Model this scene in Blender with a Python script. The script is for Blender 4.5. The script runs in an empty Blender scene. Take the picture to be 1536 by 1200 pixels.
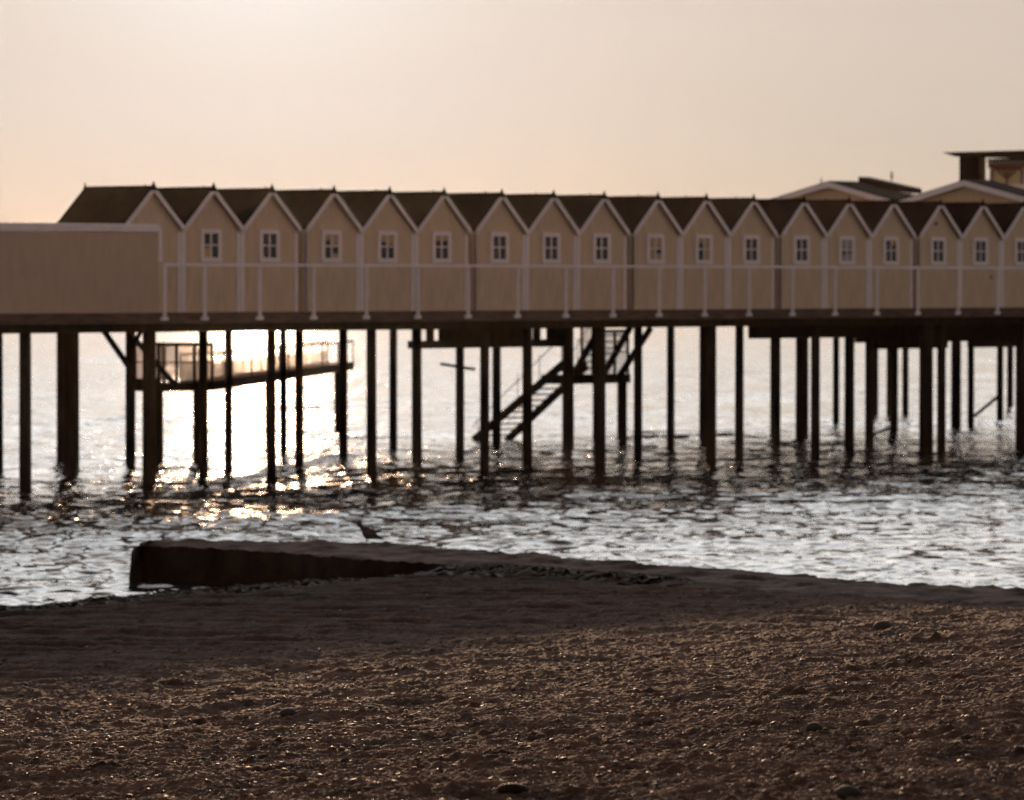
import bpy, math, random
import numpy as np
from mathutils import Vector
random.seed(7); rng = np.random.default_rng(7)
SC = bpy.context.scene; COL = SC.collection

# ---------------------------------------------------------------- camera frame
F = 7300.0; HY = 426.0; PIT = math.atan((600 - HY) / F); ZC = 3.9
def ray(px, py):
    dx = (px - 768) / F; dy = (600 - py) / F
    return (dx, math.cos(PIT) + dy * math.sin(PIT), -math.sin(PIT) + dy * math.cos(PIT))
def onz(px, py, z):
    d = ray(px, py); t = (z - ZC) / d[2]; return (d[0] * t, d[1] * t)
# pier frame: a runs along the rail, b runs away from it
TH = math.atan(7300 / (7600 - 768)); UX, UY = math.cos(TH), math.sin(TH); NX, NY = -UY, UX
OX, OY = (243 - 768) / F * 94.8, 94.8
def W(a, b, z=0.0): return (OX + UX * a + NX * b, OY + UY * a + NY * b, z)
def a_at(px, py, b):
    r = ray(px, py); K = r[0] / r[1]
    return (K * (OY + NY * b) - (OX + NX * b)) / (UX - K * UY)
def b_at(px, py, a):
    r = ray(px, py); K = r[0] / r[1]
    return (K * (OY + UY * a) - (OX + UX * a)) / (NX - K * NY)
def z_at(py, a, b, px=768):
    r = ray(px, py); return ZC + r[2] / r[1] * W(a, b)[1]
def ab(X, Y): return ((X - OX) * UX + (Y - OY) * UY, (X - OX) * NX + (Y - OY) * NY)

# ---------------------------------------------------------------- helpers
def tag(o, label=None, cat=None, group=None, kind=None):
    if label: o['label'] = label
    if cat: o['category'] = cat
    if group: o['group'] = group
    if kind: o['kind'] = kind
    return o
class MB:
    def __init__(s): s.v = []; s.f = []; s.sm = []
    def add(s, vs, fs, smooth=False):
        n = len(s.v); s.v += [tuple(v) for v in vs]; s.f += [tuple(i + n for i in f) for f in fs]; s.sm += [smooth] * len(fs); return s
    def hexa(s, p):   # 8 points: bottom 4 ccw, top 4
        return s.add(p, [(3,2,1,0),(4,5,6,7),(0,1,5,4),(1,2,6,5),(2,3,7,6),(3,0,4,7)])
    def box(s, a0, a1, b0, b1, z0, z1):
        return s.hexa([(a0,b0,z0),(a1,b0,z0),(a1,b1,z0),(a0,b1,z0),(a0,b0,z1),(a1,b0,z1),(a1,b1,z1),(a0,b1,z1)])
    def prism(s, poly, axis, t0, t1):
        # poly in the plane across axis: axis 1 -> (a,z) extruded in b ; axis 0 -> (b,z) extruded in a
        n = len(poly)
        P = (lambda q, t: (q[0], t, q[1])) if axis == 1 else (lambda q, t: (t, q[0], q[1]))
        vs = [P(q, t0) for q in poly] + [P(q, t1) for q in poly]
        fs = [tuple(range(n)), tuple(range(2*n-1, n-1, -1))] + [(i, i+n, (i+1) % n + n, (i+1) % n) for i in range(n)]
        return s.add(vs, fs)
    def bar(s, p, q, r, n=8, r2=None, smooth=True):
        p = Vector(p); q = Vector(q); d = (q - p).normalized(); r2 = r if r2 is None else r2
        x = d.cross(Vector((0,0,1)))
        if x.length < 1e-3: x = Vector((1,0,0))
        x.normalize(); y = d.cross(x)
        vs = []
        for c, rr in ((p, r), (q, r2)):
            for i in range(n):
                t = 2*math.pi*i/n + math.pi/n; vs.append(c + x*(rr*math.cos(t)) + y*(rr*math.sin(t)))
        k = len(s.v)
        s.add(vs, [(i, (i+1) % n, (i+1) % n + n, i+n) for i in range(n)], smooth)
        s.add([], []); s.f += [tuple(k+i for i in range(n-1,-1,-1)), tuple(k+n+i for i in range(n))]; s.sm += [False, False]
        return s
    def beam(s, p, q, w, h):   # rectangular bar, w horizontal, h in the upright plane
        p = Vector(p); q = Vector(q); d = (q-p).normalized(); x = d.cross(Vector((0,0,1)))
        if x.length < 1e-3: x = Vector((1,0,0))
        x.normalize(); y = x.cross(d).normalized()
        c = [(-1,-1),(1,-1),(1,1),(-1,1)]
        vs = [p + x*(w/2*i) + y*(h/2*j) for i, j in c] + [q + x*(w/2*i) + y*(h/2*j) for i, j in c]
        return s.add(vs, [(3,2,1,0),(4,5,6,7),(0,1,5,4),(1,2,6,5),(2,3,7,6),(3,0,4,7)])
    def build(s, name, mat, parent=None, pier=False, bevel=0):
        me = bpy.data.meshes.new(name)
        me.from_pydata(s.v, [], s.f); me.polygons.foreach_set('use_smooth', s.sm); me.materials.append(mat)
        me.update()
        import bmesh
        bm = bmesh.new(); bm.from_mesh(me); bmesh.ops.recalc_face_normals(bm, faces=bm.faces); bm.to_mesh(me); bm.free()
        o = bpy.data.objects.new(name, me); COL.objects.link(o)
        if parent: o.parent = parent
        if bevel:
            m = o.modifiers.new('bevel', 'BEVEL'); m.width = bevel; m.segments = 2
        return o
def empty(name, loc=(0,0,0), rz=0.0):
    o = bpy.data.objects.new(name, None); COL.objects.link(o); o.location = loc; o.rotation_euler = (0,0,rz); o.empty_display_size = .3; return o
def pier_empty(name, a=0, b=0, z=0): return empty(name, W(a, b, z), TH)   # local x = a, local y = b
def copy_tree(o, parent=None):
    c = o.copy(); COL.objects.link(c)
    if parent: c.parent = parent
    for ch in list(o.children): copy_tree(ch, c)
    return c
def big_mesh(name, V, quads, mat, smooth=True):
    me = bpy.data.meshes.new(name); nf = len(quads); k = quads.shape[1]
    me.vertices.add(len(V)); me.vertices.foreach_set('co', V.astype(np.float32).ravel())
    me.loops.add(nf*k); me.loops.foreach_set('vertex_index', quads.astype(np.int32).ravel())
    me.polygons.add(nf); me.polygons.foreach_set('loop_start', np.arange(0, nf*k, k, dtype=np.int32))
    me.polygons.foreach_set('loop_total', np.full(nf, k, dtype=np.int32))
    me.polygons.foreach_set('use_smooth', np.full(nf, smooth))
    me.materials.append(mat); me.update(); me.validate()
    o = bpy.data.objects.new(name, me); COL.objects.link(o); return o
def grid_quads(r, c):
    i = np.arange(r-1)[:,None]*c + np.arange(c-1)[None,:]; i = i.ravel()
    return np.stack([i, i+1, i+c+1, i+c], 1)
PERM = rng.permutation(4096)
GR = rng.uniform(-1, 1, (4096, 2))
def gnoise(x, y):
    xi = np.floor(x).astype(np.int64); yi = np.floor(y).astype(np.int64); fx = x-xi; fy = y-yi
    u = fx*fx*fx*(fx*(fx*6-15)+10); v = fy*fy*fy*(fy*(fy*6-15)+10)
    def g(i, j, ax, ay):
        h = PERM[(PERM[i & 4095] + j) & 4095]; q = GR[h]; return q[...,0]*ax + q[...,1]*ay
    n00 = g(xi, yi, fx, fy); n10 = g(xi+1, yi, fx-1, fy); n01 = g(xi, yi+1, fx, fy-1); n11 = g(xi+1, yi+1, fx-1, fy-1)
    return ((n00*(1-u)+n10*u)*(1-v) + (n01*(1-u)+n11*u)*v) * 1.6
def fbm(x, y, o=4, l=2.1, g=.5):
    s = 0; a = 1
    for k in range(o): s = s + a*gnoise(x+17.3*k, y-9.1*k); x = x*l; y = y*l; a *= g
    return s

# ---------------------------------------------------------------- materials
def mat(name, base, rough=.7, spec=.5, var=0.0, vscale=4.0, bump=0.0, bscale=20.0, ior=None, stretch=(1,1,1), base2=None, metal=0.0):
    m = bpy.data.materials.new(name); m.use_nodes = True; nt = m.node_tree; n = nt.nodes; L = nt.links
    p = n['Principled BSDF']; p.inputs['Base Color'].default_value = (*base, 1); p.inputs['Roughness'].default_value = rough
    p.inputs['Specular IOR Level'].default_value = spec; p.inputs['Metallic'].default_value = metal
    if ior: p.inputs['IOR'].default_value = ior
    tc = n.new('ShaderNodeTexCoord'); mp = n.new('ShaderNodeMapping'); mp.inputs['Scale'].default_value = stretch
    L.new(tc.outputs['Object'], mp.inputs['Vector'])
    if var or base2:
        t = n.new('ShaderNodeTexNoise'); t.inputs['Scale'].default_value = vscale; t.inputs['Detail'].default_value = 6
        L.new(mp.outputs[0], t.inputs['Vector'])
        r = n.new('ShaderNodeMix'); r.data_type = 'RGBA'
        b2 = base2 or tuple(c*(1-var) for c in base); b1 = base if base2 else tuple(min(1, c*(1+var)) for c in base)
        r.inputs[6].default_value = (*b1, 1); r.inputs[7].default_value = (*b2, 1)
        mr = n.new('ShaderNodeMapRange'); mr.inputs[1].default_value = .35; mr.inputs[2].default_value = .65
        L.new(t.outputs['Fac'], mr.inputs[0]); L.new(mr.outputs[0], r.inputs[0]); L.new(r.outputs[2], p.inputs['Base Color'])
    if bump:
        t2 = n.new('ShaderNodeTexNoise'); t2.inputs['Scale'].default_value = bscale; t2.inputs['Detail'].default_value = 5
        L.new(mp.outputs[0], t2.inputs['Vector'])
        b = n.new('ShaderNodeBump'); b.inputs['Distance'].default_value = bump; b.inputs['Strength'].default_value = 1
        L.new(t2.outputs['Fac'], b.inputs['Height']); L.new(b.outputs[0], p.inputs['Normal'])
    return m
def boards(name, base, pitch=.1, var=.08, rough=.6):
    m = mat(name, base, rough, .3, var, 3.0, stretch=(3,3,.6)); n = m.node_tree.nodes; L = m.node_tree.links
    tc = n.new('ShaderNodeTexCoord'); sx = n.new('ShaderNodeSeparateXYZ'); L.new(tc.outputs['Object'], sx.inputs[0])
    ad = n.new('ShaderNodeMath'); ad.operation = 'ADD'; L.new(sx.outputs[0], ad.inputs[0]); L.new(sx.outputs[1], ad.inputs[1])
    mo = n.new('ShaderNodeMath'); mo.operation = 'PINGPONG'; mo.inputs[1].default_value = pitch/2; L.new(ad.outputs[0], mo.inputs[0])
    mr = n.new('ShaderNodeMapRange'); mr.inputs[1].default_value = 0; mr.inputs[2].default_value = .008; L.new(mo.outputs[0], mr.inputs[0])
    b = n.new('ShaderNodeBump'); b.inputs['Distance'].default_value = .012; L.new(mr.outputs[0], b.inputs['Height'])
    L.new(b.outputs[0], n['Principled BSDF'].inputs['Normal']); return m
M = {}
M['hut'] = boards('hut_paint', (.62,.51,.37), var=.09)
M['screen'] = boards('screen_paint', (.50,.40,.31), .12, var=.05)
M['trim'] = mat('trim_paint', (.80,.76,.80), .5, .4, .05, 3)
M['roof'] = mat('roof_felt', (.022,.011,.008), .95, .06, .25, 5, .004, 60)
M['steel'] = mat('rail_paint', (.80,.76,.80), .45, .4, .05, 5)
M['fascia'] = mat('fascia_wood', (.10,.07,.056), .8, .2, .35, 2.5, .004, 30, stretch=(1,1,6))
M['wood'] = mat('tarred_wood', (.020,.013,.009), .9, .08, .4, 3, .01, 14, stretch=(3,3,.5))
M['deck'] = mat('deck_boards', (.16,.12,.10), .8, .2, .3, 3)
M['glass'] = mat('window_glass', (.010,.008,.007), .06, .35)
M['sky_tint'] = mat('window_blind', (.45,.33,.22), .8, .2, .2, 9)  # sky brightness in the hut panes, put into the colour
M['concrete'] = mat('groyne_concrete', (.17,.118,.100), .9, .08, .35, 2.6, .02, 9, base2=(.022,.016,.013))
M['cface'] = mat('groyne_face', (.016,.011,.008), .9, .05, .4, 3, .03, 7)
M['pebble'] = mat('pebbles', (.12,.080,.066), .6, .14, .5, 9, .002, 90)
M['stone'] = mat('beach_stone', (.05,.042,.038), .8, .2, .3, 6, .004, 30)
M['weed'] = mat('seaweed', (.030,.018,.010), .7, .15, .6, 6)
M['gullgrey'] = mat('gull_feathers', (.06,.045,.045), .7, .3, .3, 9)
M['beak'] = mat('gull_beak', (.12,.02,.015), .4)
M['eye'] = mat('gull_eye', (.005,.005,.005), .1)
M['cream'] = boards('bath_house_paint', (.50,.39,.25), .12)
M['brown'] = mat('brown_trim', (.12,.05,.03), .6, .3, .2)
M['panel'] = mat('glazed_panel', (.45,.36,.20), .3, .5, .1)
M['metal'] = mat('flue_metal', (.10,.08,.07), .5, .5)
def net(name, dens, colr):
    m = bpy.data.materials.new(name); m.use_nodes = True; nt = m.node_tree; n = nt.nodes; L = nt.links
    p = n['Principled BSDF']; p.inputs['Base Color'].default_value = (*colr, 1); p.inputs['Roughness'].default_value = .8
    tr = n.new('ShaderNodeBsdfTransparent'); tl = n.new('ShaderNodeBsdfTranslucent'); tl.inputs[0].default_value = (*colr, 1)
    a = n.new('ShaderNodeMixShader'); a.inputs[0].default_value = .5; L.new(p.outputs[0], a.inputs[1]); L.new(tl.outputs[0], a.inputs[2])
    x = n.new('ShaderNodeMixShader'); x.inputs[0].default_value = dens
    L.new(tr.outputs[0], x.inputs[1]); L.new(a.outputs[0], x.inputs[2]); L.new(x.outputs[0], n['Material Output'].inputs[0]); return m
M['net'] = net('safety_net', .75, (.30,.22,.17)); M['net2'] = net('dark_net', .45, (.10,.08,.07))

# water
def water_mat():
    m = bpy.data.materials.new('sea_water'); m.use_nodes = True; nt = m.node_tree; n = nt.nodes; L = nt.links
    p = n['Principled BSDF']; p.inputs['Base Color'].default_value = (.020,.024,.026,1); p.inputs['Roughness'].default_value = .055
    p.inputs['IOR'].default_value = 1.333; p.inputs['Specular IOR Level'].default_value = .5
    g = n.new('ShaderNodeNewGeometry'); h = None
    sx = n.new('ShaderNodeSeparateXYZ'); L.new(g.outputs['Position'], sx.inputs[0])
    off = n.new('ShaderNodeMapRange'); off.interpolation_type = 'SMOOTHSTEP'; off.inputs[1].default_value = 70; off.inputs[2].default_value = 112   # sheltered, glassier water inshore
    off.inputs[3].default_value = .42; off.inputs[4].default_value = 1; L.new(sx.outputs[1], off.inputs[0])
    for st, d, fine, sparse in (((.25,.14,1), .22, 0, 0), ((.22,.40,1), .20, 1, 0), ((.8,2.4,1), .075, 1, 0), ((4.5,1.2,1), .030, 1, 0), ((10,3.5,1), .012, 1, 0), ((5.5,2.2,1), .07, 1, 1), ((17,15,1), .0008, 1, 0)):
        mp = n.new('ShaderNodeMapping'); mp.inputs['Scale'].default_value = (st[0], st[1], 0); mp.inputs['Rotation'].default_value = (0,0,.25)
        L.new(g.outputs['Position'], mp.inputs['Vector'])
        t = n.new('ShaderNodeTexNoise'); t.inputs['Scale'].default_value = 1; t.inputs['Detail'].default_value = 0 if sparse else 1; L.new(mp.outputs[0], t.inputs['Vector'])
        b = n.new('ShaderNodeBump'); b.inputs['Distance'].default_value = d; b.inputs['Strength'].default_value = 1
        src = t.outputs['Fac']
        if sparse:
            q = n.new('ShaderNodeMapRange'); q.interpolation_type = 'SMOOTHSTEP'; q.inputs[1].default_value = .66; q.inputs[2].default_value = .86; L.new(src, q.inputs[0]); src = q.outputs[0]
        L.new(src, b.inputs['Height'])
        if fine: L.new(off.outputs[0], b.inputs['Strength'])
        if h: L.new(h.outputs[0], b.inputs['Normal'])
        h = b
    L.new(h.outputs[0], p.inputs['Normal']); return m
M['water'] = water_mat()
# sand
def sand_mat():
    m = bpy.data.materials.new('beach_sand'); m.use_nodes = True; nt = m.node_tree; n = nt.nodes; L = nt.links
    p = n['Principled BSDF']; g = n.new('ShaderNodeNewGeometry')
    t = n.new('ShaderNodeTexNoise'); t.inputs['Scale'].default_value = 3.0; t.inputs['Detail'].default_value = 8; t.inputs['Roughness'].default_value = .7
    L.new(g.outputs['Position'], t.inputs['Vector'])
    c = n.new('ShaderNodeValToRGB'); e = c.color_ramp.elements
    e[0].position = .35; e[0].color = (.042,.024,.018,1); e[1].position = .68; e[1].color = (.215,.124,.085,1)
    L.new(t.outputs['Fac'], c.inputs[0])
    # damp sand towards the water, darkened and widened to deepen the pier's shade on it
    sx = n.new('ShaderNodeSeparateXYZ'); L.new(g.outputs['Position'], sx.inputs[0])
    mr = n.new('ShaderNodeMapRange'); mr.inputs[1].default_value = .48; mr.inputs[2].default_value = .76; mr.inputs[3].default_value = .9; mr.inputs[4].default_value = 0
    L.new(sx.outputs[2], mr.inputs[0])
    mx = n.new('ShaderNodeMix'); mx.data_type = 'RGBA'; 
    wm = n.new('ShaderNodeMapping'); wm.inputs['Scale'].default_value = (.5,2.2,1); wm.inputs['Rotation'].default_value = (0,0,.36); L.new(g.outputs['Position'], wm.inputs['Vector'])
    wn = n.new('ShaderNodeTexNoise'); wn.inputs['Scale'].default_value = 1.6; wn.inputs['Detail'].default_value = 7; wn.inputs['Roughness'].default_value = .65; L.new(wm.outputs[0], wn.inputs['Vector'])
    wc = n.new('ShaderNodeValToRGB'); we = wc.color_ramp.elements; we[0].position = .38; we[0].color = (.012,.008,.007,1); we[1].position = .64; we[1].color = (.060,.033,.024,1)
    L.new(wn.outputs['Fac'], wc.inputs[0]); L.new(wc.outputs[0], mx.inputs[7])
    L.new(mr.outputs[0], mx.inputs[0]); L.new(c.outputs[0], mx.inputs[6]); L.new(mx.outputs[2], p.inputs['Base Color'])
    p.inputs['Roughness'].default_value = .9; p.inputs['Specular IOR Level'].default_value = .07
    t2 = n.new('ShaderNodeTexNoise'); t2.inputs['Scale'].default_value = 45; t2.inputs['Detail'].default_value = 6; t2.inputs['Roughness'].default_value = .7
    L.new(g.outputs['Position'], t2.inputs['Vector'])
    b = n.new('ShaderNodeBump'); b.inputs['Distance'].default_value = .012; L.new(t2.outputs['Fac'], b.inputs['Height']); L.new(b.outputs[0], p.inputs['Normal'])
    return m
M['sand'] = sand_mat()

# ---------------------------------------------------------------- sea
def make_sea():
    Y = [30.0]
    while Y[-1] < 450: Y.append(Y[-1] + (max(.04, Y[-1]**2*1.05e-5) if Y[-1] > 50 else .5))
    while Y[-1] < 9000: Y.append(Y[-1]*1.05)
    Y = np.array(Y)
    ui = np.arange(-.15, .1501, .00075); uo = np.array([.17,.2,.25,.33,.5,.8,1.4,3.0])
    u = np.concatenate([-uo[::-1], ui, uo])
    YY, UU = np.meshgrid(Y, u, indexing='ij'); XX = UU*YY
    dY = np.gradient(Y)[:,None]*np.ones_like(XX); dX = .00075*YY
    edge = np.clip((.16-np.abs(UU))/.01, 0, 1)
    Z = np.zeros_like(XX); n = 70
    lam = np.exp(np.linspace(math.log(.22), math.log(1.7), n)); rng.shuffle(lam)
    for l in lam:
        th = -math.pi/2 + .35 + rng.normal(0, .75); k = 2*math.pi/l
        kx, ky = k*math.cos(th), k*math.sin(th)
        slope = .135*math.sqrt(2.0/n) * (1.15 if l < .9 else .55)
        att = np.exp(-(kx*dX/1.4)**4 - (ky*dY/1.4)**4)
        ph = kx*XX + ky*YY + rng.uniform(0, 6.28)
        s = np.sin(ph); Z += slope/k * att * (s + .18*np.cos(2*ph))
    for l in (3.1,3.9,4.6,5.7,7.1):
        th = -math.pi/2 + rng.normal(0, .3); k = 2*math.pi/l; kx, ky = k*math.cos(th), k*math.sin(th)
        Z += .022/k*np.sin(kx*XX+ky*YY+rng.uniform(0,6.28))*np.exp(-(kx*dX/1.4)**4 - (ky*dY/1.4)**4)
    calm = .75 + .5*np.clip(fbm(XX*.12+3, YY*.05, 2)+.3, 0, 1)
    Z *= edge*calm
    V = np.stack([XX, YY, Z], -1).reshape(-1, 3)
    o = big_mesh('sea', V, grid_quads(len(Y), len(u)), M['water']); tag(o, kind='structure')
make_sea()

# ---------------------------------------------------------------- beach
FRONT = [(197,820),(210,814),(324,819),(434,826),(509,833),(584,838),(640,841),(690,845),(753,846),(840,853),(917,864),(1034,872),(1153,885),(1277,891),(1354,896),(1447,900),(1536,905),(1700,914)]
BACK = [(222,809),(240,808),(315,811),(420,812),(464,811),(530,813),(611,817),(640,821),(690,823),(741,827),(792,831),(869,837),(959,843),(1060,851),(1175,860),(1277,869),(1388,877),(1536,882),(1700,891)]
ZJ = .5
fr = [onz(x, y, ZJ) for x, y in FRONT]; bk = [onz(x, y, ZJ) for x, y in BACK]
ex = fr[-1]; exb = bk[-1]
for k in range(1, 8): fr.append((ex[0]+k*3.0, ex[1]-k*1.6)); bk.append((exb[0]+k*3.0, exb[1]-k*1.5))
frx = np.array([p[0] for p in fr]); fry = np.array([p[1] for p in fr])
bkx = np.array([p[0] for p in bk]); bky = np.array([p[1] for p in bk])
PD = np.array([-40,-10,-3,0,1,3,4.2,8,12,16,20,25,30,40,80,400.]); PZ = np.array([-4,-1.3,-.35,0,.09,.27,.42,.53,.65,.86,1.14,1.62,1.95,2.25,2.9,4.])
def beach_z(X, Y):
    wob = .5*gnoise(X*.5+4, Y*.35) + .18*gnoise(X*1.7, Y*1.2)
    d = (X+3.64)*.842 - (Y-61.4)*.539 + wob
    z = np.interp(d, PD, PZ)
    fy = np.interp(X, frx, fry); by = np.interp(X, bkx, bky)
    dist = fy - Y
    right = np.clip((X+4.9)/.5, 0, 1)
    cap = .41 + .05*np.clip(X, 0, 1) + .05*np.clip(dist, 0, 40)
    zc = np.where(dist > -.3, np.minimum(z, cap), np.minimum(z, .30))
    beyond = np.clip((Y-(fy+by)/2)/1.2, 0, 1)
    zc = zc*(1-beyond) - .9*beyond
    return z*(1-right) + zc*right, d, dist
def make_beach():
    Y = [-60.,-30,-10,0,6,12,16,18.5]
    while Y[-1] < 66: Y.append(Y[-1] + max(.013, Y[-1]**2*2.6e-5))
    Y += [68,72,80,100,140,220]
    Y = np.array(Y)
    ui = np.arange(-.135, .1351, .00030); uo = np.array([.15,.18,.24,.35,.6,1.2,3,8.0]); u = np.concatenate([-uo[::-1], ui, uo])
    YY, UU = np.meshgrid(Y, u, indexing='ij'); XX = UU*np.maximum(YY, 18)
    Z, d, dist = beach_z(XX, YY)
    wx, wy = XX, YY
    dry = np.clip((d-9.5)/3.5, 0, 1)          # loose trampled gravel higher up, smoothed wet sand below
    wp = .25*fbm(wx*1.1, wy*1.1, 2)
    big = fbm(wx*1.1+wp, wy*.9, 3)
    mid = fbm(wx*4.2+wp*2, wy*4.6, 3)
    rid = 1-np.abs(fbm(wx*3.1+5, wy*6.0+wp, 3))*2
    fine = fbm(wx*20, wy*21, 3)
    lump = np.clip(gnoise(wx*9+30, wy*9)-.12, 0, 1)
    h = .045*big + .015*mid + .009*np.clip(rid, -1, 1) + .013*fine + .0035*fbm(wx*43, wy*47, 2) + .034*lump*np.clip(.6+fbm(wx*1.3+40, wy*1.3, 2)*1.4, 0, 1.6)
    # raked lines along the shore on the wet part
    q = XX*.35 + YY*.94
    lines = .030*np.sin(q*7.5 + 2.2*gnoise(XX*.3, YY*.3)) + .012*np.sin(q*17+3*gnoise(XX*.5+8, YY*.4))
    hw = .020*big + .016*mid + lines*np.clip((d-2)/2, 0, 1) + .008*fine + (.022*mid+.012*rid+.006*fine)*np.clip((3.2-d)/2, 0, 1)
    detail = np.where((np.abs(UU) < .14) & (YY > 17), 1.0, 0.0)
    Z = Z + detail*(h*dry + hw*(1-dry))
    V = np.stack([XX, YY, Z], -1).reshape(-1, 3)
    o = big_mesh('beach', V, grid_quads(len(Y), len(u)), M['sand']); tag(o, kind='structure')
    return Y, u, Z
BY, BU, BZ = make_beach()
def ground(X, Y):
    # height of the built beach mesh at given points
    i = np.clip(np.searchsorted(BY, Y)-1, 0, len(BY)-2); uu = X/np.maximum(Y, 18); j = np.clip(np.searchsorted(BU, uu)-1, 0, len(BU)-2)
    return (BZ[i, j] + BZ[i+1, j+1]) / 2

# ---------------------------------------------------------------- pebbles (uncountable) and a few single stones
def ico():
    t = (1+5**.5)/2
    v = np.array([(-1,t,0),(1,t,0),(-1,-t,0),(1,-t,0),(0,-1,t),(0,1,t),(0,-1,-t),(0,1,-t),(t,0,-1),(t,0,1),(-t,0,-1),(-t,0,1)], float)
    v /= np.linalg.norm(v[0])
    f = np.array([(0,11,5),(0,5,1),(0,1,7),(0,7,10),(0,10,11),(1,5,9),(5,11,4),(11,10,2),(10,7,6),(7,1,8),(3,9,4),(3,4,2),(3,2,6),(3,6,8),(3,8,9),(4,9,5),(2,4,11),(6,2,10),(8,6,7),(9,8,1)])
    return v, f
def ico2():
    v, f = ico(); vs = [tuple(x) for x in v]; mid = {}; out = []
    def m(a, b):
        k = (min(a,b), max(a,b))
        if k not in mid:
            p = np.array(vs[a])+np.array(vs[b]); p /= np.linalg.norm(p); mid[k] = len(vs); vs.append(tuple(p))
        return mid[k]
    for a, b, c in f:
        x, y, z = m(a,b), m(b,c), m(c,a); out += [(a,x,z),(b,y,x),(c,z,y),(x,y,z)]
    return np.array(vs), np.array(out)
def scatter(name, n, y0, y1, smin, smax, material, dmin=9.5, flat=.55, power=2.2, sub=False, sel=None):
    # uniform over ground area inside a wedge a little wider than the view
    YY = np.sqrt(rng.uniform(y0**2, y1**2, n)); UU = rng.uniform(-.125, .125, n); XX = UU*YY
    _, d, dist = beach_z(XX, YY)
    keep = (d > dmin + rng.uniform(-2.5, 2.5, n)) & (dist > .25)
    if sel is not None: keep = sel(XX, YY, d, dist)
    XX, YY = XX[keep], YY[keep]; n = len(XX)
    S = smin + (smax-smin)*rng.power(1.0, n)**power
    v, f = ico2() if sub else ico(); k = len(v)
    ang = rng.uniform(0, 6.28, n); ax = rng.uniform(.7, 1.3, (n,1)); 
    P = v[None]*(1+rng.normal(0, .10, (n,k,1)))
    P[...,0] *= ax; P[...,2] *= flat*rng.uniform(.7, 1.2, (n,1))
    tl = rng.normal(0, .25, (n,1)); x = P[...,0].copy(); P[...,0] = x*np.cos(tl)-P[...,2]*np.sin(tl); P[...,2] = x*np.sin(tl)+P[...,2]*np.cos(tl)
    c, s = np.cos(ang)[:,None], np.sin(ang)[:,None]; x = P[...,0].copy(); y = P[...,1].copy(); P[...,0] = x*c-y*s; P[...,1] = x*s+y*c
    P *= S[:,None,None]
    gz = ground(XX, YY)
    P[...,0] += XX[:,None]; P[...,1] += YY[:,None]; P[...,2] += (gz + S*flat*.35)[:,None]
    FF = (f[None]+(np.arange(n)*k)[:,None,None]).reshape(-1, 3)
    return big_mesh(name, P.reshape(-1,3), FF, material)
o = scatter('pebbles', 17000, 19.5, 56, .004, .026, M['pebble']); tag(o, kind='stuff')
def weed():
    # strands and clumps of washed-up seaweed along the waterline and against the groyne
    n = 14000; t = rng.uniform(0, 1, n)
    X = []; Y = []
    for q in t:
        y = rng.uniform(52, 62.2); x = -3.64 + (y-61.4)*.539/.842 + rng.normal(1.0, .8)
        if rng.random() < .38: x = rng.uniform(-3.4, 2.0); y = np.interp(x, frx, fry) - abs(rng.normal(.35, .5)) - .15
        X.append(x); Y.append(y)
    X = np.array(X); Y = np.array(Y); zz, d, dist = beach_z(X, Y)
    k = (d > .05) & (dist > .05); X, Y = X[k], Y[k]; n = len(X); g = ground(X, Y)
    a = rng.uniform(0, 3.14, n); Ls = rng.uniform(.05, .24, n); h = rng.uniform(.015, .07, n); w = rng.uniform(.01, .05, n)
    dx, dy = np.cos(a)*Ls, np.sin(a)*Ls*.6; px, py = -np.sin(a)*w, np.cos(a)*w
    V = np.stack([np.stack([X-dx-px, Y-dy-py, g-.005], 1), np.stack([X-dx+px, Y-dy+py, g], 1), np.stack([X+px, Y+py, g+h], 1), np.stack([X-px, Y-py, g+h*.8], 1),
                  np.stack([X+dx+px, Y+dy+py, g+h*.3], 1), np.stack([X+dx-px, Y+dy-py, g-.004], 1)], 1).reshape(-1, 3)
    b = np.arange(n)[:,None]*6; Q = np.concatenate([b+np.array([[0,1,2,3]]), b+np.array([[3,2,4,5]])])
    o = big_mesh('seaweed', V, Q, M['weed']); tag(o, kind='stuff')
weed()
def stone(px, py, sx, sy, sz, label, m=None, zg=None):
    # find where the ray meets the beach
    d = ray(px, py); t = 18.0
    while t < 70:
        X, Y, Z = d[0]*t, d[1]*t, ZC+d[2]*t
        if Z < float(ground(np.array([X]), np.array([Y]))[0]): break
        t += .02
    v, f = ico2(); v = v*(1+rng.normal(0, .045, (len(v),1))); v = v*np.array([sx,sy,sz])
    me = bpy.data.meshes.new('stone'); me.from_pydata([tuple(p) for p in v], [], [tuple(int(i) for i in q) for q in f]); me.polygons.foreach_set('use_smooth', [True]*len(f))
    me.materials.append(m or M['stone']); o = bpy.data.objects.new('beach_stone', me); COL.objects.link(o)
    g = float(ground(np.array([X]), np.array([Y]))[0])
    o.location = (X, Y, g+sz*.35); o.rotation_euler = (0,0,random.uniform(0,3)); md = o.modifiers.new('sub','SUBSURF'); md.levels = md.render_levels = 1
    tag(o, label, 'stone', 'larger stones on the beach')
stone(1221, 1097, .055, .05, .032, 'dark oval stone lying alone in the gravel, right of centre')
stone(1271, 1196, .06, .05, .035, 'dark stone at the very bottom edge of the picture, right half')
stone(1325, 943, .11, .09, .055, 'flat dark stone near the top of the gravel, far right')
stone(768, 1189, .08, .05, .03, 'dark flat stone near the bottom edge, middle of the picture', M['weed'])
stone(432, 1072, .075, .06, .035, 'rounded dark grey stone in the left half of the gravel')

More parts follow.
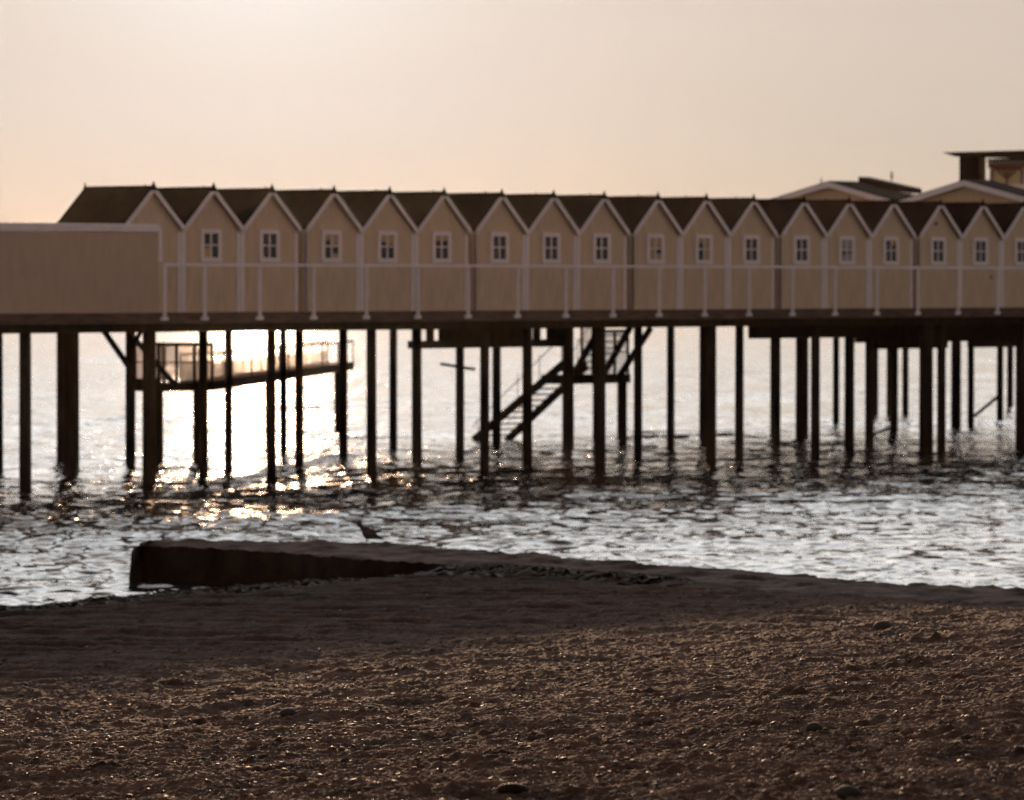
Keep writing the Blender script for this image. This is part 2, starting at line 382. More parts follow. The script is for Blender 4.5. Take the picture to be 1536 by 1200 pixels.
# ---------------------------------------------------------------- groyne
def make_groyne():
    root = empty('groyne', (fr[0][0], fr[0][1], 0))
    tag(root, 'low dark concrete groyne running from the beach into the water', 'groyne')
    # resample both edges
    N = 900; s = np.linspace(0, 1, N)**1.0
    def res(p):
        p = np.array(p); L = np.concatenate([[0], np.cumsum(np.hypot(*(p[1:]-p[:-1]).T))]); L /= L[-1]
        return np.stack([np.interp(s, L, p[:,0]), np.interp(s, L, p[:,1])], 1)
    A = res(fr); B = res(bk); K = 26
    tt = np.linspace(0, 1, K)[None,:,None]
    P = A[:,None]*(1-tt)+B[:,None]*tt
    X, Y = P[...,0], P[...,1]
    lump = np.clip(fbm(X*1.3+9, Y*2.4, 4)-.1, 0, 1)*.07
    Z = ZJ + .022*fbm(X*2.5, Y*2.5, 4) + .012*fbm(X*9, Y*9, 2) + lump*np.clip((tt[...,0]-.1)*4, 0, 1)
    edge = np.minimum(tt[...,0], 1-tt[...,0]); Z = Z - .03*np.exp(-edge*14)
    end = np.exp(-np.abs(X-X.min())*6); Z = Z - .03*end
    V = np.stack([X, Y, Z], -1).reshape(-1, 3) - np.array([fr[0][0], fr[0][1], 0])
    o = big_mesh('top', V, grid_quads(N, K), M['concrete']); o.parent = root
    # sides: front, end, back
    R = np.concatenate([P[::-1,-1], P[0,::-1][1:-1], P[:,0]]); Zt = np.concatenate([Z[::-1,-1], Z[0,::-1][1:-1], Z[:,0]])
    H = 9; hh = np.linspace(0, 1, H)[:,None]
    cen = P.mean(1).mean(0)
    zz = Zt[None]*(1-hh) + -1.0*hh
    n = R.shape[0]; tn = np.gradient(R, axis=0); tn /= np.linalg.norm(tn, axis=1)[:,None]+1e-9; nr = np.stack([tn[:,1], -tn[:,0]], 1)
    off = (.05*fbm(np.arange(n)[None]*.12+0*hh, zz*4, 3))*np.clip(hh*6, 0, 1) + .03*np.sin(np.clip(hh*3,0,1)*3.14/2)
    XX = R[None,:,0]+nr[None,:,0]*off; YY = R[None,:,1]+nr[None,:,1]*off
    V = np.stack([XX, YY, zz], -1).reshape(-1,3) - np.array([fr[0][0], fr[0][1], 0])
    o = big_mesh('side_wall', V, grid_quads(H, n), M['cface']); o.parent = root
make_groyne()

# ---------------------------------------------------------------- pier
DZ = 3.34
pier = pier_empty('pier'); tag(pier, 'long dark timber pier on rows of piles, carrying the row of bathing huts', 'pier')
m = MB(); m.box(-16, 46, .06, 13.4, 3.16, DZ); m.box(20.5, 46, 13.41, 22, 3.16, DZ); m.build('deck', M['deck'], pier)
m = MB(); m.box(-16, 46, 0.0, .057, 3.13, DZ+.004); m.build('fascia', M['fascia'], pier)
for b in (.16, 3.2, 6.4, 9.6, 12.8):
    m = MB(); m.box(-16, 46, b, b+.24, 2.96, 3.157); m.build('beam', M['wood'], pier)
for k in range(0, 32):
    a = -15.6+k*1.95
    m = MB(); m.box(a, a+.18, .41, 13.2, 3.02, 3.154); m.build('joist', M['wood'], pier)
def xb(px0, px1, b, y0, y1, w=.22):     # lower beam across the view at depth b
    a0, a1 = a_at(px0, 500, b), a_at(px1, 500, b); am = (a0+a1)/2
    m = MB(); m.box(a0, a1, b, b+w, z_at(y1, am, b), z_at(y0, am, b)); m.build('beam', M['wood'], pier)
xb(622, 848, 4.55, 510, 521.5)
xb(668, 787, 4.95, 490, 510); xb(830, 850, 4.95, 490, 510)
xb(1133, 1600, 2.9, 480, 505); xb(1292, 1600, 7.5, 488, 512); xb(1314, 1422, 10.6, 500, 523); xb(1460, 1640, 14.8, 500, 520)
for px in (649, 809):
    m = MB(); a = a_at(px, 500, 4.6); m.box(a-.07, a+.07, 4.62, 4.74, 2.6, 3.15); m.build('post', M['wood'], pier)
PILES = [(-4,16,709),(38,17,736),(95,18,690),(105,18,714),(112,13,700),(196,14,700),(224,19,722),(237,15,690),(305,13,712),(297,14,688),(343,11,702),(407,13,724),(425,10,680),(449,12,700),(515,12,685),(557,14,711),(590,11,673),(625,14,693),(690,12,685),(727,13,707),(745,12,666),(791,14,692),(852,16,673),(900,16,700),(895,11,657),(931,10,653),(957,12,685),(1006,11,670),(1056,13,658),(1067,14,691),(1109,12,682),(1161,11,652),(1165,11,670),(1203,18,655),(1223,13,687),(1254,9,636),(1274,14,672),(1304,12,672),(1312,10,622),(1341,11,647),(1335,10,622),(1358,9,622),(1389,19,680),(1412,12,688),(1434,14,640),(1456,9,638),(1500,9,630),(1515,9,610),(1532,16,676),(-75,17,745),(1600,15,672)]
for px, w, py in PILES:
    X, Y = onz(px, py, 0); a, b = ab(X, Y)
    if b < 1.5: b = .28; a = a_at(px, 600, b)
    Y = W(a, b)[1]; r = w*Y/F/2
    low = px in (237, 297)
    top = 1.55 if low else (2.98 if b < 13.3 else 3.157)
    if px == 931: top = 1.5
    mb = MB(); jr = random.uniform(-.012, .012); mb.bar((a+jr, b, -2.2), (a, b, top), r*1.17, 14, r*1.06)
    mb.build('pile', M['wood'], pier)
def brace(p, q, b, w=.1, b2=None):
    b2 = b if b2 is None else b2
    a0, a1 = a_at(p[0], p[1], b), a_at(q[0], q[1], b2)
    m = MB(); m.beam((a0, b, z_at(p[1], a0, b)), (a1, b2, z_at(q[1], a1, b2)), .08, w); m.build('brace', M['wood'], pier)
brace((153,492),(200,560), 5.0, .10); brace((195,500),(262,577), 5.2, .09); brace((200,573),(240,573), 6.6, .16)
brace((976,492),(928,566), 7.5, .14); brace((662,546),(711,554), 6.0, .06); brace((1462,624),(1499,593), 14, .06)
brace((213,493),(200,520), 4.8, .06)
brace((1340,640),(1300,655), 6.0, .05)

# railing
rail = pier_empty('railing'); tag(rail, 'thin white railing along the edge of the pier in front of the huts', 'railing')
m = MB(); m.box(.04, 34, -.035, .03, 4.245, 4.305); m.build('top_rail', M['steel'], rail, bevel=.01)
pa = [.045, 1.12] + [1.12+1.5*k for k in range(1, 22)]
for a in pa:
    m = MB(); m.box(a-.026, a+.026, -.052, -.001, 3.26, 4.244); m.box(a-.085, a+.085, -.045, -.002, 3.19, 3.259); m.build('post', M['steel'], rail)
# wind screen wall
sc = pier_empty('windbreak'); tag(sc, 'tall plain boarded windbreak wall at the left end of the pier', 'wall')
m = MB(); m.box(-16, -.07, .03, .12, DZ, 4.90); m.build('boarding', M['screen'], sc)
m = MB(); m.box(-16, -.04, -.01, .17, 4.903, 5.06); m.build('coping', M['trim'], sc, bevel=.02)
m = MB()
for k in range(10): m.box(-15.6+k*1.7, -15.5+k*1.7, .123, .22, DZ, 4.90)
m.build('post', M['wood'], sc)

# ---------------------------------------------------------------- bathing huts
HB = 1.2; HWD = 1.62; ZE = 5.03; ZR = 5.80
def make_hut():
    r = empty('bathing_hut', (0,0,0), TH); h = HWD/2
    m = MB(); m.prism([(-h+.01,0),(h-.01,0),(h-.01,ZE-DZ-.03),(0,ZR-DZ-.045),(-h+.01,ZE-DZ-.03)], 1, 0, 1.85); m.build('wall', M['hut'], r)
    e, p = ZE-DZ, ZR-DZ; sl = (p-e)/h
    m = MB(); t = .055
    for s in (-1, 1):
        m.prism([(0.0,p-.02),(s*(h-.004),e-.02),(s*(h-.004),e-.02+t),(0.0,p-.02+t)], 1, -.09, 1.94)
    m.box(-.05, .05, -.07, 1.92, p+.012, p+.05)
    rf = m.build('roof', M['roof'], r)
    for s in (-1, 1):
        m = MB(); m.prism([(0.001*s,p+.02),(s*(h-.012),e+.02),(s*(h-.012),e-.085),(0.001*s,p-.085)], 1, -.125, -.093); m.build('barge_board', M['trim'], rf)
    for bb in (-.09, 1.93):
        m = MB(); n = 8
        prof = [(.115,-.06),(.09,.0),(.052,.05),(.030,.09),(.014,.125)] if bb < 0 else [(.06,-.01),(.03,.04),(.022,.08),(.008,.13)]
        vs = [(rr*math.cos(2*math.pi*i/n), bb+.5*rr*math.sin(2*math.pi*i/n), p+zz) for rr, zz in prof for i in range(n)]
        fs = [(j*n+i, j*n+(i+1) % n, (j+1)*n+(i+1) % n, (j+1)*n+i) for j in range(len(prof)-1) for i in range(n)] + [tuple(range((len(prof)-1)*n, len(prof)*n))]
        m.add(vs, fs, True); m.build('finial', M['roof'], rf)
    m = MB(); m.box(h-.085, h-.012, -.022, -.001, 0, e-.09); m.build('corner_board', M['trim'], r)
    wn = MB(); x, z0, z1, f = .275, 4.355-DZ, 5.0-DZ, .075
    c0 = -.01
    wn.box(c0-x, c0+x, -.04, -.002, z1-f-.01, z1); wn.box(c0-x-.01, c0+x+.01, -.055, -.002, z0-.01, z0+f)
    wn.box(c0-x, c0-x+f, -.04, -.002, z0+f, z1-f-.01); wn.box(c0+x-f, c0+x, -.04, -.002, z0+f, z1-f-.01)
    w = wn.build('window', M['trim'], r)
    g = MB(); g.box(c0-x+f, c0+x-f, -.014, -.003, z0+f, z1-f-.01); g.build('pane', M['glass'], w)
    mu = MB(); mu.box(c0-.014, c0+.014, -.032, -.016, z0+f, z1-f-.01); zc = (z0+z1)/2
    mu.box(c0-x+f, c0-.0145, -.030, -.016, zc-.012, zc+.012); mu.box(c0+.0145, c0+x-f, -.030, -.016, zc-.012, zc+.012); mu.build('glazing_bar', M['trim'], w)
    return r
proto = make_hut()
HX = [.81+5.02*g + 1.625*k for g in range(6) for k in range(3)]
GRP = 'gabled bathing huts in a row on the pier'
HL = ['first gabled hut of the row, its lower left half hidden behind the plain windbreak wall',
 'gabled hut with a tan lower left pane, beside the half-hidden end hut',
 'gabled hut with a tiny pale dot in its gable, third from the windbreak wall',
 'gabled hut right of the first narrow gap, with pale panes at the upper right',
 'gabled hut with peach-topped upper panes, midway between the first and second gaps',
 'gabled hut with peach top to its window, just left of the second narrow gap',
 'gabled hut with four dark panes standing just right of the second narrow gap',
 'gabled hut with dark panes, middle of the three between the second and third gaps',
 'gabled hut with dark panes just left of the third narrow gap',
 'gabled hut with tan sky light painted on all panes, just right of the third gap',
 'gabled hut with tan right panes, midway between the third and fourth gaps',
 'gabled hut with dark panes just left of the fourth gap between the hut trios',
 'gabled hut with dark panes right of the fourth gap, below the first big gable peak',
 'gabled hut with greyish pale sky light painted in its window, fifth from the right edge',
 'gabled hut with a small yellow upper right pane, below the valley between the big gables',
 'gabled hut with a small dark vent in its gable, third from the right edge',
 'gabled hut with a dark spot low on its wall, below the second big gable peak',
 'last gabled hut at the right edge, cut off by the picture edge']
BL = {1:[(-1,-1,.9)],3:[(1,1,1),(-1,1,.5),(1,-1,.4)],4:[(-1,1,.6),(1,1,.9)],5:[(-1,1,.45),(1,1,.45)],9:[(-1,1,1),(1,1,1),(-1,-1,1),(1,-1,.6)],10:[(1,1,1),(1,-1,1),(-1,1,.4)],13:[(-1,1,1),(1,1,1),(1,-1,.8),(-1,-1,.6)],14:[(1,1,.5)]}  # bright sky showing in the panes, painted as flat tinted panels
M['sky_tint2'] = mat('sky_tint_grey', (.34,.31,.32), .8, .2, .2, 9); M['sky_tint3'] = mat('sky_tint_yellow', (.42,.30,.10), .8, .2, .2, 9)
huts = []
for i, a in enumerate(HX):
    hroot = proto if i == 0 else copy_tree(proto)
    hroot.location = W(a, HB, DZ); tag(hroot, HL[i], 'hut', GRP); huts.append(hroot)
    if i % 3 == 0:
        m = MB(); m.box(-HWD/2+.012, -HWD/2+.095, -.022, -.001, 0, ZE-DZ-.09); m.build('corner_board', M['trim'], hroot)
    if i in BL:
        w = [c for c in hroot.children if c.name.startswith('window')][0]; m = MB()
        z0, z1 = 4.43-DZ, 4.915-DZ; zc = (z0+z1)/2
        for sx, sz, fr_ in BL[i]:
            xa, xb_ = (-.21,-.026) if sx < 0 else (.006,.19)
            if sz > 0: m.box(xa, xb_, -.0155, -.0145, z1-(z1-zc-.014)*fr_, z1)
            else: m.box(xa, xb_, -.0155, -.0145, z0, z0+(zc-z0-.014)*fr_)
        m.build('sky_tint', M['sky_tint2'] if i == 13 else M['sky_tint3'] if i == 14 else M['sky_tint'], w)
    if i == 2:
        m = MB(); m.bar((-.05,-.012,2.02),(-.05,-.002,2.02),.018,10); m.build('button_lamp', M['trim'], hroot)
    if i == 15:
        m = MB(); m.bar((-.07,-.03,1.98),(-.07,-.002,1.98),.04,10); m.build('vent', M['brown'], hroot)
    if i == 16:
        m = MB(); m.bar((.42,-.02,.72),(.42,-.002,.72),.035,10); m.build('vent', M['brown'], hroot)

# ---------------------------------------------------------------- bath house behind (two gable ends side by side)
def gable_house(a0, pxl, pxr, apex, yl, yr, length, label):
    bl, br = b_at(pxl, 300, a0), b_at(pxr, 300, a0); bc = b_at(apex[0], 290, a0)
    zl, zr, zp = z_at(yl, a0, bl), z_at(yr, a0, br), z_at(apex[1], a0, bc)
    root = pier_empty('bath_house', a0, bc, DZ); D = DZ
    lo, ro = bl-bc, br-bc
    m = MB(); m.prism([(ro+.35,0),(lo-.35,0),(lo-.35,zl-D-.02),(0,zp-D-.12),(ro+.35,zr-D-.02)], 0, .12, 1.0); m.build('wall', M['cream'], root)
    m = MB(); m.box(1.003, length, ro+.4, lo-.4, 0, zr-D-.25); m.build('rear_wing', M['cream'], root)
    m = MB()
    m.prism([(ro,zr-D),(0,zp-D),(0,zp-D-.07),(ro,zr-D-.07)], 0, 0, 1.1)
    m.prism([(lo,zl-D),(0,zp-D),(0,zp-D-.07),(lo,zl-D-.07)], 0, 0, 1.1); rf = m.build('roof', M['roof'], root)
    for (q, z) in ((ro, zr), (lo, zl)):
        m = MB(); m.prism([(q,z-D-.03),(0,zp-D-.03),(0,zp-D-.16),(q,z-D-.16)], 0, -.05, -.003); m.build('barge_board', M['trim'], rf)
    tag(root, label, 'building'); return root
g1 = gable_house(31.2, 1140, 1339, (1243,271), 303, 299, 9.5, 'wide low cream gable behind the huts, the left one of two')
g2 = gable_house(30.8, 1350, 1556, (1447,269), 300, 299, 10.5, 'wide low cream gable behind the huts, the right one under the roof terrace')
# small finials along the first ridge
def onbox(px0, px1, y0, y1, a, da, name, mt, parent, off):
    b1, b0 = b_at(px0, y0, a), b_at(px1, y0, a)
    m = MB(); m.box(a-off[0], a+da-off[0], b0-off[1], b1-off[1], z_at(y1, a, (b0+b1)/2)-off[2], z_at(y0, a, (b0+b1)/2)-off[2]); return m.build(name, mt, parent)
# dark mono-pitch shed roof between the gables
sh = pier_empty('shed', 41.5, 15, DZ); tag(sh, 'dark mono-pitch roof sloping down to the right between the two big gables', 'shed')
A = 41.6; b0, b1 = b_at(1291, 270, A), b_at(1369, 283, A)
zt0, zt1 = z_at(265, A, b0)-DZ, z_at(282.5, A, b1)-DZ
m = MB(); m.prism([(b1-15,zt1),(b0-15,zt0),(b0-15,zt0-.22),(b1-15,zt1-.14)], 0, 0, .5); m.build('roof', M['roof'], sh)
m = MB(); m.prism([(b1-14.8,0),(b0-15.1,0),(b0-15.1,zt0-.25),(b1-14.8,zt1-.17)], 0, .1, .45); m.build('wall', M['wood'], sh)
bf = b_at(1341, 270, A+.3); m = MB(); zf = z_at(268, A+.3, bf)-DZ
m.bar((.3,bf-15,zt1-.3),(.3,bf-15,zf), .016, 8); m.build('flue_pipe', M['metal'], sh)
m = MB(); m.bar((.3,bf-15,zf),(.3,bf-15,z_at(258, A+.3, bf)-DZ), .035, 10); m.build('flue_cap', M['metal'], sh)
# roof terrace pavilion
TA = 42.0
pv = pier_empty('roof_pavilion', TA, 10, DZ); off = (TA, 10, DZ); tag(pv, 'flat-roofed pavilion with a dark column above the right-hand gable', 'building')
bL = b_at(1412, 232, TA-.4)
m = MB(); zt = z_at(228.5, TA-.4, bL)-DZ
m.prism([(bL-10,zt),(bL-10-.5,zt-.13),(-6.5,zt-.13),(-6.5,zt+.02)], 0, -.4, 4.5); m.build('roof', M['roof'], pv)
onbox(1439, 1462, 235, 330, TA, .5, 'column', M['wood'], pv, off)
onbox(1464, 1475, 237, 330, TA+.2, .05, 'louvre_screen', M['fascia'], pv, off)
onbox(1481, 1700, 236, 241, TA+.02, .2, 'lintel', M['wood'], pv, off)
onbox(1482, 1700, 241.5, 250, TA-.05, .25, 'fascia', M['brown'], pv, off)
onbox(1484, 1700, 250.5, 330, TA+.25, .3, 'wall', M['trim'], pv, off)
wv = onbox(1488, 1533, 254, 276, TA+.2, .045, 'window', M['panel'], pv, off)
m = MB()
def pvp(px, py, a=TA+.18):
    b = b_at(px, py, a); return (a-TA, b-10, z_at(py, a, b)-DZ)
for p, q in (((1510,276),(1510,262)),((1510,268),(1497,256)),((1510,268),(1523,256)),((1510,262),(1505,255)),((1510,262),(1516,255)),((1489,253),(1532,253)),((1488,254),(1488,276)),((1533,254),(1533,276))):
    m.bar(pvp(*p), pvp(*q), .028, 6)
m.build('window_bar', M['brown'], wv)
# ridge ornaments on the left gable
m = MB()
for px, py in ((1232,267),(1262,272),(1278,273),(1283,274)):
    bb = b_at(px, py, 32); m.bar((.8, bb-b_at(1243,290,31.2), z_at(py+9, 32, bb)-DZ), (.8, bb-b_at(1243,290,31.2), z_at(py, 32, bb)-DZ), .02, 6)
m.build('vent_pipe', M['metal'], g1)

# ---------------------------------------------------------------- bathing platforms, gangway, stairs under the pier
lp = pier_empty('landing', 8.6, 9.5, 0); tag(lp, 'small timber landing with netted railings under the pier, in the sun glitter', 'platform')
m = MB(); m.box(0, 1.8, 0, .85, 1.52, 1.70); m.build('floor', M['wood'], lp)
def panel(root, a0, a1, b0, b1, z0, z1, mt, nv=2):
    m = MB(); m.add([(a0,b0,z0),(a1,b1,z0),(a1,b1,z1),(a0,b0,z1)], [(0,1,2,3)]); n_ = m.build('net', mt, root)
    m = MB(); m.bar((a0,b0,z1),(a1,b1,z1), .04, 6); m.bar((a0,b0,(z0+z1)/2),(a1,b1,(z0+z1)/2), .014, 6)
    for k in range(nv+1):
        t = k/nv; m.bar((a0+(a1-a0)*t,b0+(b1-b0)*t,1.7),(a0+(a1-a0)*t,b0+(b1-b0)*t,z1), .04, 6)
    m.build('guard_rail', M['wood'], root)
panel(lp, .12, 1.75, .04, .04, 1.76, 2.56, M['net'], 3); panel(lp, .12, 1.0, .8, .8, 1.76, 2.56, M['net'], 2)
gx0 = W(10.2, 9.9); gx1 = (-4.62, 131.0)
gw = empty('gangway', (gx0[0], gx0[1], 0)); tag(gw, 'narrow gangway leading from the netted landing out over the glittering water', 'gangway')
D_ = Vector((gx1[0]-gx0[0], gx1[1]-gx0[1], 0))
m = MB(); m.beam((0,0,1.62), (D_.x, D_.y, 1.70), .75, .22); m.build('walkway', M['wood'], gw)
for s in (-.34, .34):
    m = MB(); m.bar((s,0,2.30),(D_.x+s,D_.y,2.36), .026, 6)
    for k in range(9): m.bar((D_.x*k/8+s, D_.y*k/8, 1.7),(D_.x*k/8+s, D_.y*k/8, 2.32), .022, 6)
    m.build('guard_rail', M['wood'], gw)
    m = MB(); m.add([(s,.3,1.72),(D_.x*.8+s,D_.y*.8,1.78),(D_.x*.8+s,D_.y*.8,2.18),(s,.3,2.12)],[(0,1,2,3)]); m.build('net', M['net'], gw)
for k in (.45, .97):
    m = MB(); m.bar((D_.x*k, D_.y*k, -2),(D_.x*k, D_.y*k, 1.6), .07, 10); m.build('pile', M['wood'], gw)

# middle: staircase from the deck to a landing and down into the water
aL, bLd = ab(*[ (q) for q in ((853-768)/F*117.5, 117.5)])
ld = pier_empty('landing', aL, bLd, 0); tag(ld, 'timber landing with dark net panels between the two flights of stairs', 'platform')
LW = .78*85/ (F/117.5*UX) /.78
m = MB(); m.box(0, LW+.25, 0, .9, 1.48, 1.70); m.build('floor', M['wood'], ld)
panel(ld, LW*.62, LW+.2, .05, .05, 1.72, 2.75, M['net2'], 2); panel(ld, LW*.7, LW+.2, .85, .85, 1.72, 2.9, M['net2'], 2)
m = MB(); m.box(LW+.02, LW+.17, .05, .2, -2, 1.48); m.build('post', M['wood'], ld)
stt = empty('staircase', (0,0,0)); tag(stt, 'steep open-tread staircase descending from the landing into the sea', 'stairs')
def at3(px, py, Y):
    r = ray(px, py); t = Y/r[1]; return Vector((r[0]*t, Y, ZC+r[2]*t))
L0, L1 = at3(845,546,118.0), at3(710,661,121.2); R0, R1 = at3(880,548,119.0), at3(760,661,122.0)
for p, q in ((L0,L1),(R0,R1)):
    m = MB(); m.beam(p, q, .06, .20); m.build('stringer', M['wood'], stt)
for k in range(1, 13):
    t = k/13; p = L0.lerp(L1, t); q = R0.lerp(R1, t); z = (p.z+q.z)/2
    m = MB(); m.beam((p.x,p.y,z),(q.x,q.y,z), .22, .035); m.build('tread', M['wood'], stt)
UPV = Vector((0,0,.72))
m = MB(); m.bar(L0+UPV+(L0-L1)*.08, L1+UPV*.55, .013, 6)
for t in (.02,.26,.5,.74,.95):
    p = L0.lerp(L1, t); m.bar(p, p+UPV*(1 if t < .9 else .6), .012, 6)
m.build('handrail', M['steel'] if False else M['metal'], stt)
m = MB(); m.bar(R0+UPV, R1+UPV*.6, .010, 6); m.build('handrail', M['metal'], stt)
up = empty('staircase', (0,0,0)); tag(up, 'short upper flight of stairs from the pier deck down to the landing', 'stairs')
for x0, x1, Y in ((860,902,117.0),(905,947,117.7)):
    m = MB(); m.beam(at3(x0, 562, Y), at3(x1, 488, Y-.8), .06, .16); m.build('stringer', M['wood'], up)
for k in range(1, 7):
    t = k/7.5; p = at3(860,562,117).lerp(at3(902,488,116.2), t); q = at3(905,562,117.7).lerp(at3(947,488,116.9), t)
    m = MB(); m.beam(p, (q.x,q.y,p.z), .2, .03); m.build('tread', M['wood'], up)
m = MB(); m.bar(at3(866,512,116.8), at3(895,480,116.2), .012, 6)
for p, q in (((866,512),(866,556)),((866,512),(886,512))): m.bar(at3(*p,116.8), at3(*q,116.8), .012, 6)
m.build('handrail', M['metal'], up)

# ---------------------------------------------------------------- gull
def make_gull():
    X, Y = onz(552, 815, ZJ+.02); root = empty('gull', (X, Y, ZJ+.01), 0)
    tag(root, 'small dark gull standing on the groyne edge, facing left', 'bird')
    k = Y/F
    # side profile: (px, py, half-width) along the spine, head left, tail right
    def P(px, py, dy=0): return Vector(((px-552)*k, dy, (812-py)*k))
    def loft(st, n=12):
        vs = []; fs = []
        for px, top, bot, w in st:
            c = (top+bot)/2; h = (bot-top)/2*k
            for i in range(n):
                t = 2*math.pi*i/n; p = P(px, c); vs.append((p.x, w*math.cos(t), p.z+h*math.sin(t)))
        for j in range(len(st)-1):
            for i in range(n): fs.append((j*n+i, j*n+(i+1) % n, (j+1)*n+(i+1) % n, (j+1)*n+i))
        fs.append(tuple(range(n-1,-1,-1))); fs.append(tuple((len(st)-1)*n+i for i in range(n))); return vs, fs
    m = MB()
    st = [(535.2,779.6,782.4,.008),(536.2,777.4,784.6,.024),(538.8,776.2,787,.033),(541.6,777,790,.034),(543,781,796,.040),(544.6,784.5,800,.054),(547.5,786,803,.066),(551,786.8,804.6,.070),(555,788.6,805,.062),(559.5,791.6,805,.048),(564,795.4,804.6,.036),(568.5,799,804.6,.026),(573,802.4,805.6,.020),(577,805.2,806.6,.012)]
    vs, fs = loft(st); m.add(vs, fs, True)
    for sx, yy in ((549, -.022), (551.5, .022)):      # legs, feet
        m.bar(P(sx,802,yy), P(sx+.6,812,yy), .007, 8, .004)
        m.bar(P(sx+.6,811.6,yy), P(sx-2.6,812.4,yy-.012), .004, 6, .003); m.bar(P(sx+.6,811.6,yy), P(sx-2.6,812.4,yy+.012), .004, 6, .003)
    m.build('body', M['gullgrey'], root)
    # wing tips crossing over the tail
    for yy, tip in ((-.035,(579.5,787.4)),(.03,(576,789))):
        vs, fs = [], []; pts = [(548,790,5.5),(555,792.5,4.2),(562,793,2.6),(569,791.4,2.0),(tip[0],tip[1],.6)]; nn = 8
        for px, py, hh in pts:
            c = P(px, py, yy*(1-.5*(px-548)/31))
            for i in range(nn):
                t = 2*math.pi*i/nn; vs.append((c.x, c.y+.014*math.cos(t), c.z+hh*k*math.sin(t)))
        for j in range(len(pts)-1):
            for i in range(nn): fs.append((j*nn+i, j*nn+(i+1) % nn, (j+1)*nn+(i+1) % nn, (j+1)*nn+i))
        fs += [tuple(range(nn)), tuple((len(pts)-1)*nn+i for i in range(nn))]
        m = MB(); m.add(vs, fs, True); m.build('wing', M['gullgrey'], root)
    m = MB(); m.bar(P(537.4,781), P(533.2,782.2), .008, 8, .002); m.build('beak', M['beak'], root)
    m = MB(); m.bar(P(539,780.2,-.022), P(539,780.2,-.027), .005, 8); m.build('eye', M['eye'], root)
make_gull()

# ---------------------------------------------------------------- thin haze added to give the lens-flare veil near the sun
m = MB(); m.box(-900, 900, -120, 9200, -6, 14)
hz = bpy.data.materials.new('flare_haze'); hz.use_nodes = True; hn = hz.node_tree.nodes
hn.remove(hn['Principled BSDF']); pv_ = hn.new('ShaderNodeVolumePrincipled'); pv_.inputs['Color'].default_value = (1,.84,.76,1)
pv_.inputs['Density'].default_value = .0000085; pv_.inputs['Anisotropy'].default_value = .92
hz.node_tree.links.new(pv_.outputs[0], hn['Material Output'].inputs['Volume'])
ho = m.build('haze', hz); tag(ho, kind='stuff')

# ---------------------------------------------------------------- light, sky, camera
EL = math.radians(5.0); AZ = math.atan((390-768)/F)        # azimuth measured from +Y towards +X
sd = Vector((math.sin(AZ)*math.cos(EL), math.cos(AZ)*math.cos(EL), math.sin(EL)))
sun = bpy.data.lights.new('sun', 'SUN'); sun.energy = 5.0; sun.angle = math.radians(.55); sun.color = (1,.64,.39)
so = bpy.data.objects.new('sun', sun); COL.objects.link(so); so.rotation_euler = sd.to_track_quat('Z','Y').to_euler(); so.location = (0,0,30)
w = bpy.data.worlds.new('World'); SC.world = w; w.use_nodes = True; nt = w.node_tree; n = nt.nodes; L = nt.links
bg = n['Background']; sk = n.new('ShaderNodeTexSky'); sk.sky_type = 'NISHITA'; sk.sun_disc = False
sk.sun_elevation = EL; sk.sun_rotation = AZ; sk.air_density = 1.0; sk.dust_density = 2.5; sk.ozone_density = 1.5; sk.altitude = 0
# hazy evening sky: hand-set ramps over a trace of clear sky, a warm horizon, a bright band added aloft to light the water, an aureole round the low sun
tc = n.new('ShaderNodeTexCoord'); sp = n.new('ShaderNodeSeparateXYZ'); L.new(tc.outputs['Generated'], sp.inputs[0])
cr = n.new('ShaderNodeValToRGB'); e = cr.color_ramp.elements
ST = [(0,(.62,.42,.25)),(.016,(.555,.455,.355)),(.032,(.55,.475,.40)),(.06,(.565,.485,.42)),(.10,(.85,.77,.69)),(.16,(1.98,1.86,1.75)),(.32,(1.9,1.95,2.0)),(.50,(.9,.80,.74)),(.68,(.16,.15,.17)),(1,(.07,.07,.09))]
e[0].position, e[0].color = ST[0][0], (*ST[0][1],1); e[1].position, e[1].color = ST[-1][0], (*ST[-1][1],1)
for p_, c_ in ST[1:-1]:
    q_ = e.new(p_); q_.color = (*c_,1)
L.new(sp.outputs[2], cr.inputs[0])
dt = n.new('ShaderNodeVectorMath'); dt.operation = 'DOT_PRODUCT'; L.new(tc.outputs['Generated'], dt.inputs[0]); dt.inputs[1].default_value = sd
def mth(op, a, b=None):
    q = n.new('ShaderNodeMath'); q.operation = op
    for k, v in enumerate((a, b)):
        if v is None: continue
        if isinstance(v, (int, float)): q.inputs[k].default_value = v
        else: L.new(v, q.inputs[k])
    return q.outputs[0]
ang = mth('MULTIPLY', mth('ARCCOSINE', mth('MINIMUM', dt.outputs['Value'], 1.0)), 57.2958)
aur = mth('ADD', mth('MULTIPLY', mth('EXPONENT', mth('MULTIPLY', ang, -1/2.3)), .50), mth('MULTIPLY', mth('EXPONENT', mth('MULTIPLY', ang, -1/9.0)), .085))
mr = n.new('ShaderNodeMapRange'); mr.interpolation_type = 'SMOOTHSTEP'; mr.inputs[1].default_value = 26; mr.inputs[2].default_value = 60; mr.inputs[3].default_value = 1.0; mr.inputs[4].default_value = 0; L.new(ang, mr.inputs[0])
bk_ = n.new('ShaderNodeMix'); bk_.data_type = 'RGBA'; 
cb = n.new('ShaderNodeValToRGB'); e2 = cb.color_ramp.elements; L.new(sp.outputs[2], cb.inputs[0])
e2[0].position, e2[0].color = 0, (.49,.385,.325,1); e2[1].position, e2[1].color = 1, (.06,.055,.07,1)  # sky behind the camera, shaped bright and low to light the hut fronts
for p_, c_ in ((.42,(.38,.30,.27,1)),(.68,(.10,.085,.09,1))):
    q_ = e2.new(p_); q_.color = c_
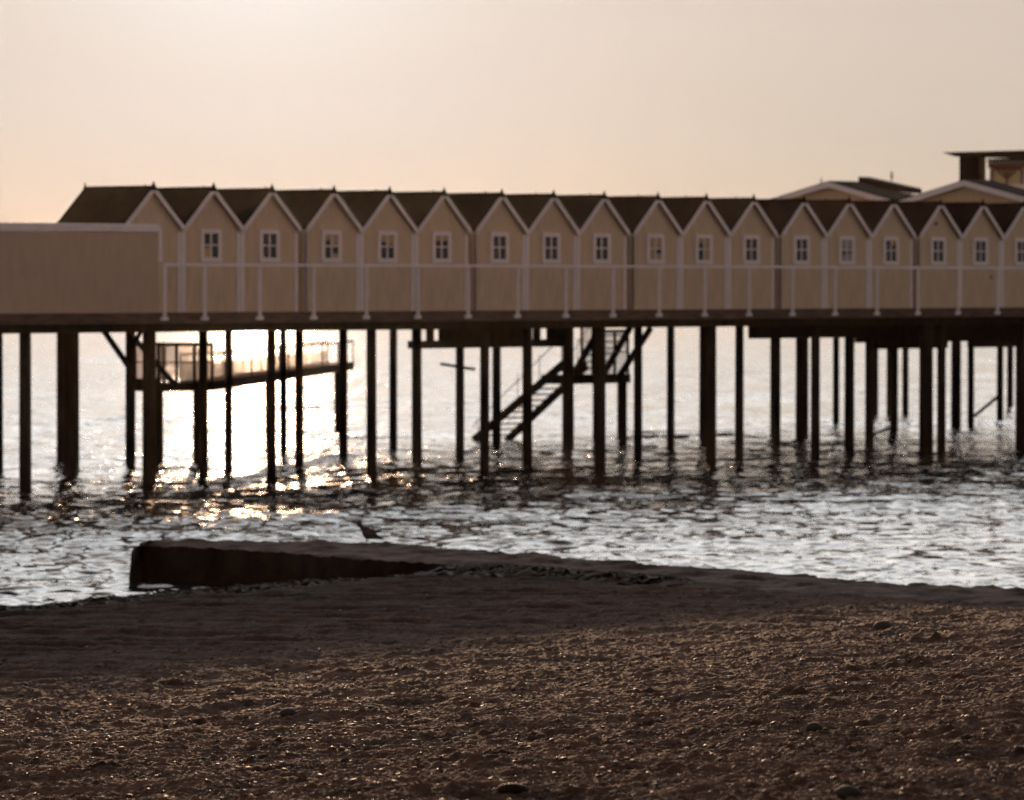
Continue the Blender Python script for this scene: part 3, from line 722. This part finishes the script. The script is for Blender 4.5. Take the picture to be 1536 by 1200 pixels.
L.new(cb.outputs[0], bk_.inputs[6]); L.new(mr.outputs[0], bk_.inputs[0]); L.new(cr.outputs[0], bk_.inputs[7])
mu = n.new('ShaderNodeVectorMath'); mu.operation = 'SCALE'; L.new(bk_.outputs[2], mu.inputs[0]); mu.inputs['Scale'].default_value = 1.0
nz = n.new('ShaderNodeTexNoise'); nz.inputs['Scale'].default_value = 3; nz.inputs['Detail'].default_value = 4
mpz = n.new('ShaderNodeMapping'); mpz.inputs['Scale'].default_value = (1.5,1.5,14); L.new(tc.outputs['Generated'], mpz.inputs['Vector']); L.new(mpz.outputs[0], nz.inputs['Vector'])
L.new(mth('ADD', mth('MULTIPLY', nz.outputs['Fac'], .10), .95), mu.inputs['Scale'])
au = n.new('ShaderNodeVectorMath'); au.operation = 'SCALE'; au.inputs[0].default_value = (.88,.98,1.10); L.new(aur, au.inputs['Scale'])
gm = n.new('ShaderNodeVectorMath'); gm.operation = 'SCALE'; L.new(sk.outputs[0], gm.inputs[0]); gm.inputs['Scale'].default_value = .0015
a1 = n.new('ShaderNodeVectorMath'); a1.operation = 'ADD'; L.new(mu.outputs[0], a1.inputs[0]); L.new(au.outputs[0], a1.inputs[1])
a2 = n.new('ShaderNodeVectorMath'); a2.operation = 'ADD'; L.new(a1.outputs[0], a2.inputs[0]); L.new(gm.outputs[0], a2.inputs[1])
L.new(a2.outputs[0], bg.inputs[0]); bg.inputs[1].default_value = 1.0

cam = bpy.data.cameras.new('camera'); co = bpy.data.objects.new('camera', cam); COL.objects.link(co); SC.camera = co
cam.sensor_width = 36; cam.lens = F/1536*36; cam.clip_end = 20000; cam.clip_start = .5
co.location = (0,0,ZC); co.rotation_euler = (math.pi/2-PIT, 0, 0)
cam.dof.use_dof = True; cam.dof.focus_distance = 32; cam.dof.aperture_fstop = 4.8
SC.view_settings.view_transform = 'Standard'; SC.view_settings.look = 'None'; SC.view_settings.gamma = 1; SC.view_settings.exposure = 0
SC.cycles.use_denoising = True; SC.cycles.denoising_prefilter = 'NONE'; SC.cycles.sample_clamp_direct = 40; SC.cycles.sample_clamp_indirect = 6
SC.cycles.max_bounces = 6; SC.cycles.caustics_reflective = False
